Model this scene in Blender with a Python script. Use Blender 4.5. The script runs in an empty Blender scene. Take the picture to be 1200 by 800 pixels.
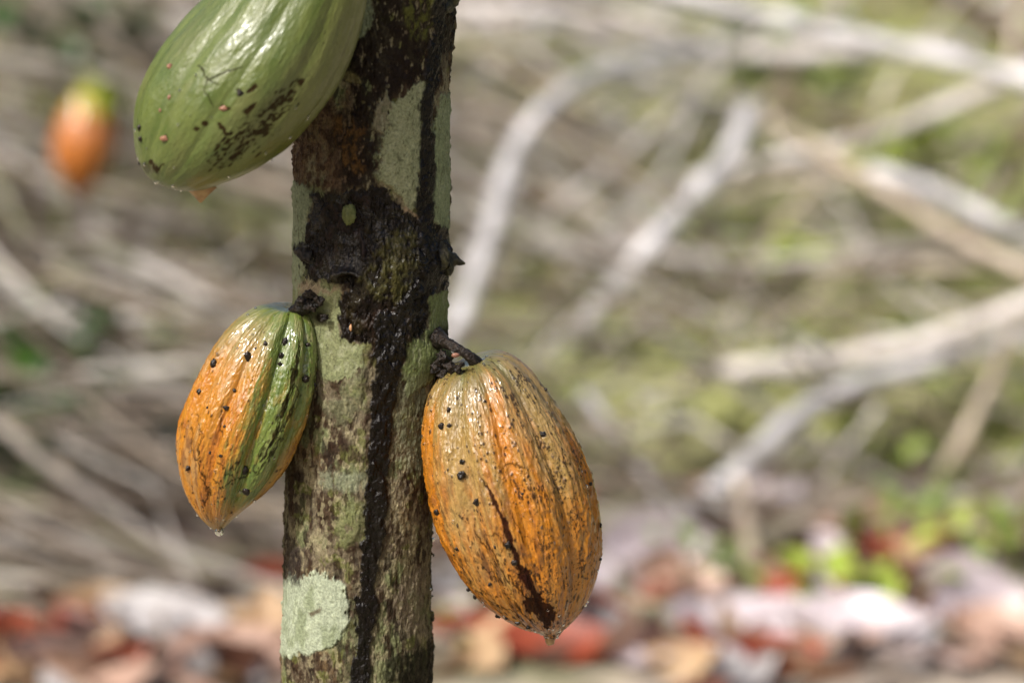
import bpy, math, random
import numpy as np
from mathutils import Vector, Matrix, Euler
R = math.radians
random.seed(11); rng = np.random.default_rng(11)
S = bpy.context.scene
COL = S.collection

# ------------------------------------------------------------------ camera
PITCH = R(10.0); FOC = 135.0; DIST = 2.4
cp, sp = math.cos(PITCH), math.sin(PITCH)
CAM = np.array([0.0, -DIST*cp, 0.8 + DIST*sp])
RT = np.array([1.0, 0, 0]); FW = np.array([0, cp, -sp]); UP = np.array([0, sp, cp])
K = 36.0/FOC/1200.0
def ray(px, py): return FW + (px-600)*K*RT + (400-py)*K*UP
def P(px, py, Y):                       # point of the vertical plane y = Y seen at that place of the frame
    d = ray(px, py); return CAM + d*((Y-CAM[1])/d[1])
def G(px, py, z=0.0):                   # point on the ground
    d = ray(px, py); return CAM + d*((z-CAM[2])/d[2])
def proj(V):
    q = V - CAM; w = q@FW
    return 600 + (q@RT)/w/K, 400 - (q@UP)/w/K
PX = DIST*K                             # metres per frame unit at the trunk

cd = bpy.data.cameras.new('camera'); co = bpy.data.objects.new('camera', cd); COL.objects.link(co)
co.location = CAM; co.rotation_euler = (math.pi/2-PITCH, 0, 0)
cd.lens = FOC; cd.sensor_width = 36; cd.clip_start = 0.05; cd.clip_end = 500
cd.dof.use_dof = True; cd.dof.focus_distance = DIST-0.035; cd.dof.aperture_fstop = 4.2
S.camera = co

# ------------------------------------------------------------------ light
SUN = Vector((-0.47, -0.55, 0.69)).normalized()
SUN_EL = math.asin(SUN.z); SUN_AZ = math.atan2(SUN.x, SUN.y)
w = bpy.data.worlds.new('World'); S.world = w; w.use_nodes = True
nt = w.node_tree; bg = nt.nodes['Background']
sk = nt.nodes.new('ShaderNodeTexSky'); sk.sky_type = 'NISHITA'; sk.sun_disc = False
sk.sun_elevation = SUN_EL; sk.sun_rotation = SUN_AZ; sk.dust_density = 7.0; sk.air_density = 1.0; sk.ozone_density = 0.8
nt.links.new(sk.outputs[0], bg.inputs[0]); bg.inputs[1].default_value = 0.11
sd = bpy.data.lights.new('sun', 'SUN'); sd.energy = 2.6; sd.angle = R(2); sd.color = (1.0, 0.98, 0.955)
so = bpy.data.objects.new('sun', sd); COL.objects.link(so)
so.rotation_euler = SUN.to_track_quat('Z', 'Y').to_euler(); so.location = (0, 0, 6)
S.view_settings.view_transform = 'Standard'; S.view_settings.look = 'None'
S.view_settings.exposure = 0.48; S.view_settings.gamma = 1

# ------------------------------------------------------------------ helpers
def lin(c, k=1.0):
    c = np.array(c, float)/255.0
    return np.where(c < 0.04045, c/12.92, ((c+0.055)/1.055)**2.4)*k
def tag(o, label=None, cat=None, group=None, kind=None):
    if label: o['label'] = label
    if cat: o['category'] = cat
    if group: o['group'] = group
    if kind: o['kind'] = kind
    return o
def empty(name, loc, label, cat, group=None):
    o = bpy.data.objects.new(name, None); COL.objects.link(o); o.location = loc; o.empty_display_size = 0.02
    return tag(o, label, cat, group)
def link(name, me, parent=None):
    o = bpy.data.objects.new(name, me); COL.objects.link(o)
    if parent is not None:
        o.parent = parent; o.matrix_parent_inverse = Matrix.Translation(parent.location).inverted()
    return o
def mesh_np(name, V, F, mat=None, col=None, rgh=None, smooth=True, gloss=None):
    me = bpy.data.meshes.new(name); V = np.asarray(V, np.float32); F = np.asarray(F, np.int32)
    n = F.shape[1]
    me.vertices.add(len(V)); me.vertices.foreach_set('co', V.ravel())
    me.loops.add(F.size); me.loops.foreach_set('vertex_index', F.ravel())
    me.polygons.add(len(F)); me.polygons.foreach_set('loop_start', np.arange(0, F.size, n, dtype=np.int32))
    try: me.polygons.foreach_set('loop_total', np.full(len(F), n, np.int32))
    except Exception: pass
    me.polygons.foreach_set('use_smooth', np.full(len(F), smooth, bool))
    me.update(calc_edges=True)
    if col is not None:
        a = me.attributes.new('Col', 'FLOAT_COLOR', 'POINT')
        a.data.foreach_set('color', np.concatenate([np.clip(col, 0, 1), np.ones((len(V), 1))], 1).astype(np.float32).ravel())
    if rgh is not None:
        a = me.attributes.new('Rgh', 'FLOAT', 'POINT'); a.data.foreach_set('value', np.clip(rgh, 0.03, 1).astype(np.float32).ravel())
    if gloss is not None:
        a = me.attributes.new('Gls', 'FLOAT', 'POINT'); a.data.foreach_set('value', np.clip(gloss, 0, 1).astype(np.float32).ravel())
    if mat: me.materials.append(mat)
    return me
def gridF(nr, nc, wrap=True):           # nr rows, nc columns around
    i = np.arange(nr-1)[:, None]*nc; j = np.arange(nc if wrap else nc-1)[None, :]; j2 = (j+1) % nc
    return np.stack([i+j, i+j2, i+nc+j2, i+nc+j], -1).reshape(-1, 4)

_T = rng.random(1 << 14).astype(np.float32)
def vnoise(X, seed=0):
    f = np.floor(X); u = (X-f).astype(np.float32); I = f.astype(np.int64); u = u*u*(3-2*u)
    def h(a, b, c): return _T[(a*73856093 ^ b*19349663 ^ c*83492791 ^ (seed*7919+13)) & 16383]
    x, y, z = I[:, 0], I[:, 1], I[:, 2]; ux, uy, uz = u[:, 0], u[:, 1], u[:, 2]
    a = h(x, y, z)*(1-ux)+h(x+1, y, z)*ux; b = h(x, y+1, z)*(1-ux)+h(x+1, y+1, z)*ux
    c = h(x, y, z+1)*(1-ux)+h(x+1, y, z+1)*ux; d = h(x, y+1, z+1)*(1-ux)+h(x+1, y+1, z+1)*ux
    return ((a*(1-uy)+b*uy)*(1-uz)+(c*(1-uy)+d*uy)*uz)*2-1
def fbm(X, oct=4, seed=0, gain=0.5):
    s = 0; a = 1; t = 0
    for o in range(oct):
        s = s + a*vnoise(X*(2.03**o), seed+o*31); t += a; a *= gain
    return s/t
def sst(a, b, x):
    t = np.clip((x-a)/(b-a), 0, 1); return t*t*(3-2*t)
def mixc(C, c, m):
    m = m[:, None]; return C*(1-m)+np.asarray(c)*m
def seg_dist(x, y, pts):                # distance to a polyline and the parameter 0..1 along it
    pts = np.array(pts, float); D = np.full(x.shape, 1e9); T = np.zeros(x.shape); n = len(pts)-1
    for i in range(n):
        a, b = pts[i], pts[i+1]; d = b-a; L = d@d
        t = np.clip(((x-a[0])*d[0]+(y-a[1])*d[1])/L, 0, 1)
        q = np.hypot(x-a[0]-t*d[0], y-a[1]-t*d[1]); m = q < D
        D = np.where(m, q, D); T = np.where(m, (i+t)/n, T)
    return D, T
def poly_sd(x, y, pts):                 # signed distance, positive inside
    D, _ = seg_dist(x, y, list(pts)+[pts[0]]); ins = np.zeros(x.shape, bool); n = len(pts)
    for i in range(n):
        x1, y1 = pts[i]; x2, y2 = pts[(i+1) % n]
        if y1 == y2: continue
        c = ((y1 > y) != (y2 > y)) & (x < (x2-x1)*(y-y1)/(y2-y1)+x1); ins ^= c
    return np.where(ins, D, -D)
def crom(pts, n):                       # smooth curve through points, by chord length
    pts = np.array(pts, float); m = len(pts)
    T = np.concatenate([[0], np.cumsum(np.sqrt(np.maximum(np.linalg.norm(np.diff(pts, axis=0), axis=1), 1e-9)))])
    tt = np.linspace(0, T[-1], n) if np.isscalar(n) else n*T[-1]
    M = np.zeros_like(pts)
    for i in range(m):
        if i == 0: M[i] = (pts[1]-pts[0])/(T[1]-T[0])
        elif i == m-1: M[i] = (pts[-1]-pts[-2])/(T[-1]-T[-2])
        else: M[i] = (pts[i+1]-pts[i-1])/(T[i+1]-T[i-1])
    k = np.clip(np.searchsorted(T, tt, side='right')-1, 0, m-2); h = (T[k+1]-T[k]); u = ((tt-T[k])/h)[:, None]; h = h[:, None]
    return (2*u**3-3*u**2+1)*pts[k]+(u**3-2*u**2+u)*h*M[k]+(-2*u**3+3*u**2)*pts[k+1]+(u**3-u**2)*h*M[k+1]

def mat_attr(name, bump=0.15, scale=900, coat=0.0, spec=0.5, coat_rough=0.15, sss=0.0, grain=0.14):
    m = bpy.data.materials.new(name); m.use_nodes = True; n = m.node_tree.nodes; l = m.node_tree.links
    b = n['Principled BSDF']; a = n.new('ShaderNodeAttribute'); a.attribute_name = 'Col'
    r = n.new('ShaderNodeAttribute'); r.attribute_name = 'Rgh'
    tc = n.new('ShaderNodeTexCoord'); no = n.new('ShaderNodeTexNoise'); no.inputs['Scale'].default_value = scale
    no.inputs['Detail'].default_value = 5; no.inputs['Roughness'].default_value = 0.6
    l.new(tc.outputs['Object'], no.inputs['Vector'])
    bu = n.new('ShaderNodeBump'); bu.inputs['Strength'].default_value = bump; bu.inputs['Distance'].default_value = 0.0006
    l.new(no.outputs['Fac'], bu.inputs['Height']); l.new(bu.outputs[0], b.inputs['Normal'])
    # fine colour grain
    hs = n.new('ShaderNodeHueSaturation'); mr = n.new('ShaderNodeMapRange')
    mr.inputs[1].default_value = 0.3; mr.inputs[2].default_value = 0.7; mr.inputs[3].default_value = 1-grain; mr.inputs[4].default_value = 1+grain
    l.new(no.outputs['Fac'], mr.inputs[0]); l.new(mr.outputs[0], hs.inputs['Value'])
    l.new(a.outputs['Color'], hs.inputs['Color']); l.new(hs.outputs[0], b.inputs['Base Color'])
    l.new(r.outputs['Fac'], b.inputs['Roughness'])
    b.inputs['Coat Roughness'].default_value = coat_rough; b.inputs['Specular IOR Level'].default_value = spec
    if coat:
        g = n.new('ShaderNodeAttribute'); g.attribute_name = 'Gls'; mu = n.new('ShaderNodeMath'); mu.operation = 'MULTIPLY'; mu.inputs[1].default_value = coat
        l.new(g.outputs['Fac'], mu.inputs[0]); l.new(mu.outputs[0], b.inputs['Coat Weight'])
        mv = n.new('ShaderNodeMath'); mv.operation = 'MULTIPLY'; mv.inputs[1].default_value = spec
        l.new(g.outputs['Fac'], mv.inputs[0]); l.new(mv.outputs[0], b.inputs['Specular IOR Level'])
    if sss:
        b.inputs['Subsurface Weight'].default_value = sss; b.inputs['Subsurface Radius'].default_value = (0.006, 0.003, 0.001)
    return m
def mat_simple(name, c1, c2, scale=30, rough=0.6, bump=0.3, bd=0.002, stretch=(1, 1, 1), spec=0.5, coat=0.0, trans=0.0):
    m = bpy.data.materials.new(name); m.use_nodes = True; n = m.node_tree.nodes; l = m.node_tree.links
    b = n['Principled BSDF']; tc = n.new('ShaderNodeTexCoord'); mp = n.new('ShaderNodeMapping')
    mp.inputs['Scale'].default_value = stretch; l.new(tc.outputs['Object'], mp.inputs[0])
    no = n.new('ShaderNodeTexNoise'); no.inputs['Scale'].default_value = scale; no.inputs['Detail'].default_value = 5
    l.new(mp.outputs[0], no.inputs['Vector'])
    cr = n.new('ShaderNodeValToRGB'); cr.color_ramp.elements[0].position = 0.36; cr.color_ramp.elements[1].position = 0.64
    cr.color_ramp.elements[0].color = (*c1, 1); cr.color_ramp.elements[1].color = (*c2, 1)
    l.new(no.outputs['Fac'], cr.inputs[0]); l.new(cr.outputs[0], b.inputs['Base Color'])
    bu = n.new('ShaderNodeBump'); bu.inputs['Strength'].default_value = bump; bu.inputs['Distance'].default_value = bd
    l.new(no.outputs['Fac'], bu.inputs['Height']); l.new(bu.outputs[0], b.inputs['Normal'])
    b.inputs['Roughness'].default_value = rough; b.inputs['Specular IOR Level'].default_value = spec
    b.inputs['Coat Weight'].default_value = coat
    return m

# ================================================================== POD MATERIALS
M_pod = mat_attr('pod_husk', bump=0.7, scale=560, coat=0.8, coat_rough=0.09, sss=0.0)
M_pod_soft = mat_attr('green_pod_husk', bump=0.3, scale=520, coat=0.3, coat_rough=0.2, grain=0.10)
M_bark = mat_attr('trunk_bark', bump=1.0, scale=620, coat=0.001, spec=0.45, grain=0.34)
M_bead = mat_simple('dark_resin', (0.006, 0.004, 0.003), (0.022, 0.014, 0.010), 400, 0.30, 0.6, spec=0.4)
M_stalk = mat_simple('dark_stalk', (0.005, 0.004, 0.003), (0.030, 0.020, 0.014), 360, 0.42, 1.0, 0.003, spec=0.35)
M_nub = mat_simple('brown_tip', (0.30, 0.16, 0.07), (0.42, 0.26, 0.12), 200, 0.2, 0.2, spec=0.6)
M_pink = mat_simple('pinkish_wart', (0.20, 0.09, 0.06), (0.34, 0.17, 0.10), 300, 0.4, 0.2)
M_water = bpy.data.materials.new('water'); M_water.use_nodes = True
b = M_water.node_tree.nodes['Principled BSDF']; b.inputs['Transmission Weight'].default_value = 1; b.inputs['Roughness'].default_value = 0.02; b.inputs['IOR'].default_value = 1.33

def ball(name, c, r, mat, parent, squash=(1, 1, 1), seg=16, rough=0.06, drop=0.0, hang=0.0):
    """small lumpy bead (or hanging drop) centred at c"""
    u = np.linspace(0, math.pi, seg//2+1); v = np.linspace(0, 2*math.pi, seg, endpoint=False)
    U, Vv = np.meshgrid(u, v, indexing='ij')
    N = np.stack([np.sin(U)*np.cos(Vv), np.sin(U)*np.sin(Vv), np.cos(U)], -1).reshape(-1, 3)
    rr = 1+rough*fbm(N*2.1+np.array(c)*900, 2, 5)
    Vt = N*rr[:, None]*np.array(squash)*r
    if drop: Vt[:, 2] += np.where(N[:, 2] > 0, drop*r*N[:, 2]**2, 0); Vt[:, :2] *= (1-0.75*np.clip(N[:, 2], 0, 1)**1.5)[:, None]
    if hang: Vt[:, 2] -= np.where(N[:, 2] < 0, hang*r*N[:, 2]**2, 0); Vt[:, :2] *= (1-0.7*np.clip(-N[:, 2], 0, 1)**1.3)[:, None]
    return link(name, mesh_np(name, Vt+np.array(c), gridF(len(u), seg), mat), parent)

def tube_mesh(name, pts, rad, mat, seg=12, n=24, lump=0.0, lumpf=60, seed=3, col=None):
    """tapered, lumpy round stem along a curve of 3-D points"""
    C = crom(pts, n); Rr = np.interp(np.linspace(0, 1, n), np.linspace(0, 1, len(rad)), rad)
    T = np.gradient(C, axis=0); T /= np.linalg.norm(T, axis=1)[:, None]
    ref = np.array([0.13, 0.2, 0.97]) if abs(T[0][2]) < 0.8 else np.array([1, 0.1, 0.0])
    A = np.cross(T, ref); A /= np.linalg.norm(A, axis=1)[:, None]; B = np.cross(T, A)
    ph = np.linspace(0, 2*math.pi, seg, endpoint=False)
    V = C[:, None]+Rr[:, None, None]*(np.cos(ph)[None, :, None]*A[:, None]+np.sin(ph)[None, :, None]*B[:, None])
    V = V.reshape(-1, 3)
    if lump:
        k = 1+lump*fbm(V*lumpf, 3, seed); Cc = np.repeat(C, seg, 0); V = Cc+(V-Cc)*k[:, None]
    F = gridF(n, seg); nv = len(V); V = np.vstack([V, C[0]-T[0]*Rr[0]*0.3, C[-1]+T[-1]*Rr[-1]*0.5])
    j = np.arange(seg); j2 = (j+1) % seg
    cap = np.stack([np.full(seg, nv), j2, j, j], 1); cap2 = np.stack([np.full(seg, nv+1), (n-1)*seg+j, (n-1)*seg+j2, (n-1)*seg+j2], 1)
    me = bpy.data.meshes.new(name)
    faces = [tuple(int(q) for q in f) for f in F]+[tuple(int(q) for q in f[:3]) for f in cap]+[tuple(int(q) for q in f[:3]) for f in cap2]
    me.from_pydata([tuple(v) for v in V], [], faces)
    me.polygons.foreach_set('use_smooth', [True]*len(faces)); me.update()
    if mat: me.materials.append(mat)
    return me

class Pod:
    """husk surface swept through measured left / right edges, ten furrows in five pairs"""
    def __init__(s, stations, Y, phase, seed, nf=330, nb=90, nr=470, furrow=0.115, thick=1.0, wr=1.7):
        s.Y = Y; L = [(a, b_) for a, b_, _, _ in stations]; Rr = [(c, d) for _, _, c, d in stations]
        mid = (np.array(L)+np.array(Rr))/2; hw = (np.array(Rr)-np.array(L))/2
        tt = (1-np.cos(np.linspace(0, math.pi, nr)))/2*0.45+np.linspace(0, 1, nr)*0.55
        Q = crom(np.hstack([mid, hw]), tt)
        ph = np.concatenate([np.linspace(0, math.pi, nf, endpoint=False), math.pi+np.linspace(0, math.pi, nb, endpoint=False)])
        s.nr, s.nc = nr, len(ph)
        scale = (Y-CAM[1])/cp*K
        C3 = np.array([P(q[0], q[1], Y) for q in Q[:, :2]])
        hv = np.stack([Q[:, 2], np.zeros(nr), -Q[:, 3]], 1)*scale; hl = np.linalg.norm(hv, axis=1)
        dep = np.array([0, -1.0, -0.12]); dep /= np.linalg.norm(dep)
        PH = np.tile(ph, nr); s.t = np.repeat(tt, len(ph)); s.ph = PH
        p = (PH-phase)/(2*math.pi)*5; d1 = np.abs(p-np.round(p))/5*2*math.pi; p2 = p+0.5; d2 = np.abs(p2-np.round(p2))/5*2*math.pi
        N0 = np.stack([np.cos(PH)*2.2, np.sin(PH)*2.2, s.t*5], 1)+seed*7.3
        wob = 0.07*fbm(N0*1.2, 3, seed)
        d1 = np.abs(d1+wob); d2 = np.abs(d2-wob)
        amp = sst(0.0, 0.06, s.t)*(1-0.65*sst(0.72, 1.0, s.t))
        s.f1 = np.exp(-(d1/0.15)**1.4); s.f2 = np.exp(-(d2/0.11)**1.4)
        fine = fbm(N0*np.array([7, 7, 3.2]), 4, seed+3); wart = fbm(N0*np.array([13, 13, 10]), 3, seed+5)
        rho = 1+furrow*0.30-furrow*amp*(s.f1*1.2+s.f2*0.75)+wr*(0.014*fine+0.011*wart+0.007*fbm(N0*np.array([24, 24, 20]), 3, seed+6))+0.018*fbm(N0*1.5, 2, seed+8)
        s.N0, s.fine, s.wart = N0, fine, wart
        n2 = hv/np.maximum(hl, 1e-6)[:, None]
        Cx = np.repeat(C3, s.nc, 0); Hx = np.repeat(hv, s.nc, 0); hl_ = np.repeat(hl, s.nc)
        s.off = np.cos(PH)[:, None]*Hx+(np.sin(PH)*hl_*thick)[:, None]*dep
        s.base = Cx; s.rho = rho; s.hl = hl_; s.refresh()
    def refresh(s):
        s.V = s.base+s.off*s.rho[:, None]; s.px, s.py = proj(s.V); s.front = (np.sin(s.ph) > -0.12)
    def at(s, x, y):                    # surface point nearest to that place, with outward direction
        d = np.hypot(s.px-x, s.py-y)+np.where(np.sin(s.ph) > 0, 0, 1e5); i = int(np.argmin(d))
        n = s.off[i]/np.linalg.norm(s.off[i]); return s.V[i], n
    def build(s, parent, C, rg, gl=None, mat=None):
        me = mesh_np('husk', s.V, gridF(s.nr, s.nc), mat or M_pod, C, rg, gloss=np.ones(len(s.V)) if gl is None else gl)
        return link('husk', me, parent)
    def line(s, pts, w0, w1, seed, warp=3.0, soft=1.2):
        wx = s.px+warp*fbm(s.N0*9, 3, seed); wy = s.py+warp*fbm(s.N0*9+40, 3, seed)
        d, t = seg_dist(wx, wy, pts); w_ = w0+(w1-w0)*t
        return (1-sst(w_-soft*0.5, w_+soft, d))*s.front
    def specks(s, n, rmin, rmax, where, seed, stretch=1.0):
        """n irregular dark specks stamped on the surface inside the region given by where (0..1 per vertex)"""
        r_ = np.random.default_rng(seed); m = np.zeros(len(s.V)); g = where/where.sum(); hl = s.hl
        area = hl*np.abs(np.gradient(s.t.reshape(s.nr, s.nc), axis=0).ravel()); g = g*area*np.where(s.ph > math.pi, 3.0, 1); g /= g.sum()
        idx = r_.choice(len(s.V), n, p=g); V3 = s.V.reshape(s.nr, s.nc, 3); M = m.reshape(s.nr, s.nc)
        for i in idx:
            a, b_ = divmod(int(i), s.nc); rr = (rmin+(rmax-rmin)*r_.random()**2.5)*PX
            a0, a1 = max(0, a-14), min(s.nr, a+15); b0, b1 = max(0, b_-20), min(s.nc, b_+21)
            D = V3[a0:a1, b0:b1]-V3[a, b_]; ax = V3[min(a+2, s.nr-1), b_]-V3[max(a-2, 0), b_]; ax = ax/max(np.linalg.norm(ax), 1e-9)
            al = D@ax; q = np.sqrt(np.maximum((D**2).sum(-1)-al**2, 0)+(al/(stretch*(0.6+0.8*r_.random())))**2)
            M[a0:a1, b0:b1] = np.maximum(M[a0:a1, b0:b1], 1-sst(rr*0.6, rr*1.25, q))
        return M.ravel()
def beads(pod, parent, pts, mat=M_bead, name='resin_bead', sink=0.35):
    for x, y, r in pts:
        v, n = pod.at(x, y); r_ = r*PX
        ball(name, v+n*r_*sink*0.5, r_*random.uniform(0.85, 1.0), mat, parent, (random.uniform(.75, 1.2), 0.6, random.uniform(.75, 1.25)), seg=20, rough=0.65)
KP = 0.53      # albedo from colour as it shows in daylight

# ------------------------------------------------------------------ right pod, orange and tan
r_ = [(551,424,553,424),(544,426,559,421),(532,430,577,414),(519,439,599,417),(507,454,622,436),(500,474,641,462),(496,500,658,488),(495,530,675,520),
      (499,560,688,550),(505,590,697,582),(515,622,702,612),(528,650,703,640),(546,680,699,672),(570,706,688,702),(600,727,674,722),
      (622,736,661,736),(634,741,656,743),(638,747,651,748),(641,751,648,751)]
pr = Pod(r_, -0.035, R(118), 1)
o_r = empty('cocoa_pod', P(548, 424, -0.035), 'plump orange and tan cocoa pod with dark brown scar, right of the trunk', 'cocoa pod', 'cocoa pods growing on the trunk')
t, ph = pr.t, pr.ph
big = fbm(pr.N0*1.1, 3, 21); med = fbm(pr.N0*np.array([4, 4, 1.6]), 4, 22)
tan = lin((214, 174, 98), KP); ora = lin((236, 148, 26), KP); olive = lin((128, 138, 74), KP); brown = lin((58, 30, 20), KP)
C = np.tile(tan, (len(t), 1)); C = mixc(C, lin((205, 176, 122), KP), sst(-0.1, 0.5, med)*0.7)
C = mixc(C, lin((168, 134, 74), KP), sst(0.1, 0.6, -med)*0.5)
def band(c, w): 
    d = np.abs((ph-R(c)+math.pi) % (2*math.pi)-math.pi); return np.exp(-(d/R(w))**2)
rustn = fbm(pr.N0*np.array([12, 12, 6]), 4, 77)
om = 0.9*band(93-14*1+6*0, 20)*sst(0.07, 0.16, t)+band(168, 26)*sst(0.16, 0.34, t)+band(12, 26)*sst(0.2, 0.42, t)+0.55*band(125, 20)*sst(0.6, 0.8, t)+0.5*band(45, 14)*sst(0.35, 0.6, t)+0.9*(np.sin(ph) < -0.1)
om = om+0.75*med+0.45*big+0.35*rustn-0.12+0.42*sst(0.25, 0.7, t)
om = om+0.25*fbm(pr.N0*np.array([5, 5, 5])+70, 4, 88)+0.12; C = mixc(C, ora, sst(0.0, 1.15, om)); C = mixc(C, lin((240, 158, 44), KP), sst(0.1, 0.45, -rustn+0.3*med)*sst(0.4, 0.9, om)*0.6)
C = mixc(C, olive, np.clip(sst(0.20, 0.03, t+0.07*med+0.05*rustn)+0.5*sst(0.35, 0.1, t+0.1*med)*pr.f1, 0, 1)*0.9)
C = mixc(C, lin((96, 124, 52), KP), sst(0.055, 0.0, t+0.02*med))
rust = fbm(pr.N0*np.array([12, 12, 5]), 4, 25)
C = mixc(C, lin((140, 74, 28), KP), sst(0.12, 0.45, rust)*0.45*sst(0.2, 0.5, t+0.2*big))
reg = np.clip(0.12+sst(-0.3, 0.6, fbm(pr.N0*2, 3, 26))+0.8*band(60, 40), 0, 2)*sst(0.03, 0.12, t)
C = mixc(C, lin((104, 54, 24), KP), sst(0.10, 0.38, fbm(pr.N0*np.array([6, 6, 4])+3, 5, 78))*0.65*sst(0.25, 0.6, t)); C = mixc(C, lin((112, 84, 46), KP), sst(0.1, 0.4, fbm(pr.N0*np.array([9, 9, 3])+8, 4, 79))*0.3)
C = mixc(C, lin((134, 118, 72), KP), sst(0.42, 0.1, t+0.1*med)*0.45*(1-0.7*sst(.4, 1, om))); sm = pr.specks(3400, 0.4, 1.9, reg*(0.15+sst(-.1, .4, fbm(pr.N0*4, 3, 27)))**1.5, 3, 1.3); C = mixc(C, lin((46, 26, 16), KP), sm*0.88)
sm2 = pr.specks(500, 0.5, 1.6, reg*sst(0.4, 0.8, t)*(0.2+band(120, 60)), 4, 4.0); C = mixc(C, lin((58, 30, 16), KP), sm2*0.8)
scar = pr.line([(568,560),(578,582),(590,610),(598,640),(612,668),(628,698),(638,724)], 1.0, 4.6, 31, 7)
scar = np.maximum(scar, pr.line([(592,612),(600,642)], 3.2, 2.5, 32, 4))
scar = np.maximum(scar, pr.line([(622,708),(637,714),(644,722)], 9, 7, 33, 6)); scar = np.maximum(scar, pr.line([(640,716),(641,733)], 9, 3, 33, 5))
thin = pr.line([(556,622),(568,634),(578,650),(588,668),(604,688),(622,704)], 0.6, 1.4, 34, 7, 1.0)
for k, q in enumerate([[(566,630),(580,626),(592,640)],[(578,650),(574,672),(590,684)],[(604,688),(596,700),(612,716)],[(600,600),(606,622),(612,634)],
                       [(586,548),(600,542),(612,548)],[(560,700),(590,712),(622,724)],[(536,668),(556,690),(580,702)],[(598,640),(584,650),(580,668)]]):
    thin = np.maximum(thin, pr.line(q, 0.5, 1.1, 35+k, 8, 1.0)*0.9)
halo = pr.line([(568,560),(590,610),(598,640),(612,668),(628,698),(642,724)], 5, 12, 31, 9, 8); C = mixc(C, lin((120, 58, 26), KP), halo*0.5*sst(-0.3, 0.3, rust)); C = mixc(C, lin((52, 20, 14), KP), scar*0.95); C = mixc(C, lin((48, 26, 18), KP), thin*0.85)
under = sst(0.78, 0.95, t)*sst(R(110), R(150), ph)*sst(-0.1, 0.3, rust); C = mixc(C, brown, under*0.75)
rg = 0.30+0.14*med+0.10*sm+0.22*sst(-0.2, 0.5, fbm(pr.N0*6, 3, 28))
pr.rho += 0.008*sm-0.012*scar; pr.refresh()
pr.build(o_r, C, rg+0.3*scar, 1-0.85*np.clip(scar+thin+0.6*sm+0.6*sm2+under*0.5, 0, 1))
beads(pr, o_r, [(526,480,2.6),(518,499,4.0),(527,498,3.0),(541,541,3.6),(541,557,5.2),(559,587,4.0),(636,508,3.8),(639,455,2.8),(536,643,3.4),(534,649,2.6),
  (595,638,4.0),(603,659,3.6),(512,600,2.8),(549,691,3.0),(556,699,3.0),(584,721,3.2),(607,729,2.8),(620,734,3.0),(594,724,2.2),(692,567,2.4),(703,615,2.2),(703,655,2.2),(580,640,2.2),(568,470,1.8),(612,578,1.8),(574,684,2.4)])
for x, y, r in [(498,520,1.6),(699,668,1.8),(690,706,1.5),(566,712,1.6)]:
    v, n = pr.at(x, y); ball('water_drop', v+n*r*PX*0.5, r*PX, M_water, o_r, rough=0)
c = P(644.5, 749, -0.037); ball('tip', c, 6.2*PX, M_nub, o_r, (0.95, 0.95, 1.15), seg=20, rough=0.12)
# stalk: dark thick peduncle arched from the trunk to the shoulder, with a second stub below it
st = link('stalk', tube_mesh('stalk', [P(508,396,-0.02), P(526,403,-0.040), P(540,411,-0.046), P(552,419,-0.045), P(560,427,-0.040)], np.array([14, 7.0, 5.6, 6.2, 8])*PX, M_stalk, 24, 90, 0.28, 420), o_r)
for x, y, r0, yy in [(518,420,10,-.036),(527,430,8,-.044),(520,440,8,-.038),(536,432,6,-.050),(512,430,11,-.030),(541,427,4,-.052)]:
    ball('stalk_crumb', P(x, y, yy), r0*PX*.78, M_stalk, o_r, (1, 0.8, 0.95), seg=28, rough=0.8)
ball('bud', P(534,416,-0.060), 3.6*PX, M_pink, o_r, (1.4, 0.8, 0.8), rough=0.2)

# ------------------------------------------------------------------ left pod, green and orange
l_ = [(335,361,337,361),(328,359.5,345,361.5),(314,359,358,362),(299,362,366,372),(283,372,371,386),(267,387,374,404),(251,408,374.5,424),(238,431,373,446),
      (226,455,368,470),(215,483,361,494),(209.5,510,352,518),(210,536,341,540),(215,562,325,560),(223,584,308,577),(232,600,294,588),(240,610,280,600),(247,617,269,611),
      (252,621,262,619),(255,624,259,624)]
pl = Pod(l_, -0.03, R(76), 2, nr=420, furrow=0.15)
o_l = empty('cocoa_pod', P(345, 366, -0.03), 'smaller half green, half orange cocoa pod with a pointed tip, left of the trunk', 'cocoa pod', 'cocoa pods growing on the trunk')
t, ph = pl.t, pl.ph; deg = np.degrees(ph)
big = fbm(pl.N0*1.3, 3, 41); med = fbm(pl.N0*np.array([5, 5, 1.8]), 4, 42)
gr = lin((126, 146, 58), KP); og = lin((232, 154, 38), KP)
C = np.tile(og, (len(t), 1)); C = mixc(C, lin((212, 166, 100), KP), sst(0.0, 0.5, med+0.3*sst(.5,.2,t))*0.7); C = mixc(C, lin((204, 110, 26), KP), sst(0.05, 0.5, -med)*0.6)
rustl = fbm(pl.N0*np.array([12, 12, 6]), 4, 145)
C = mixc(C, lin((214, 160, 52), KP), sst(110, 70, deg)*0.6)
bnd = 92+10*big+16*med+8*fbm(pl.N0*np.array([14, 14, 9]), 3, 46)+30*sst(0.35, 0.0, t); low = 36-22*sst(0.62, 0.35, t)+8*med
green = sst(bnd+12, bnd-15, deg+22*rustl)*(1-0.35*sst(0.05, 0.4, fbm(pl.N0*np.array([5, 5, 5])+60, 4, 146)))*sst(low-5, low+10, deg+5*med)*sst(0.86, 0.72, t+0.06*med)
green = np.maximum(green, sst(0.40, 0.28, t+0.05*med)*sst(bnd+4, bnd-4, deg)*(deg < 200))
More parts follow.
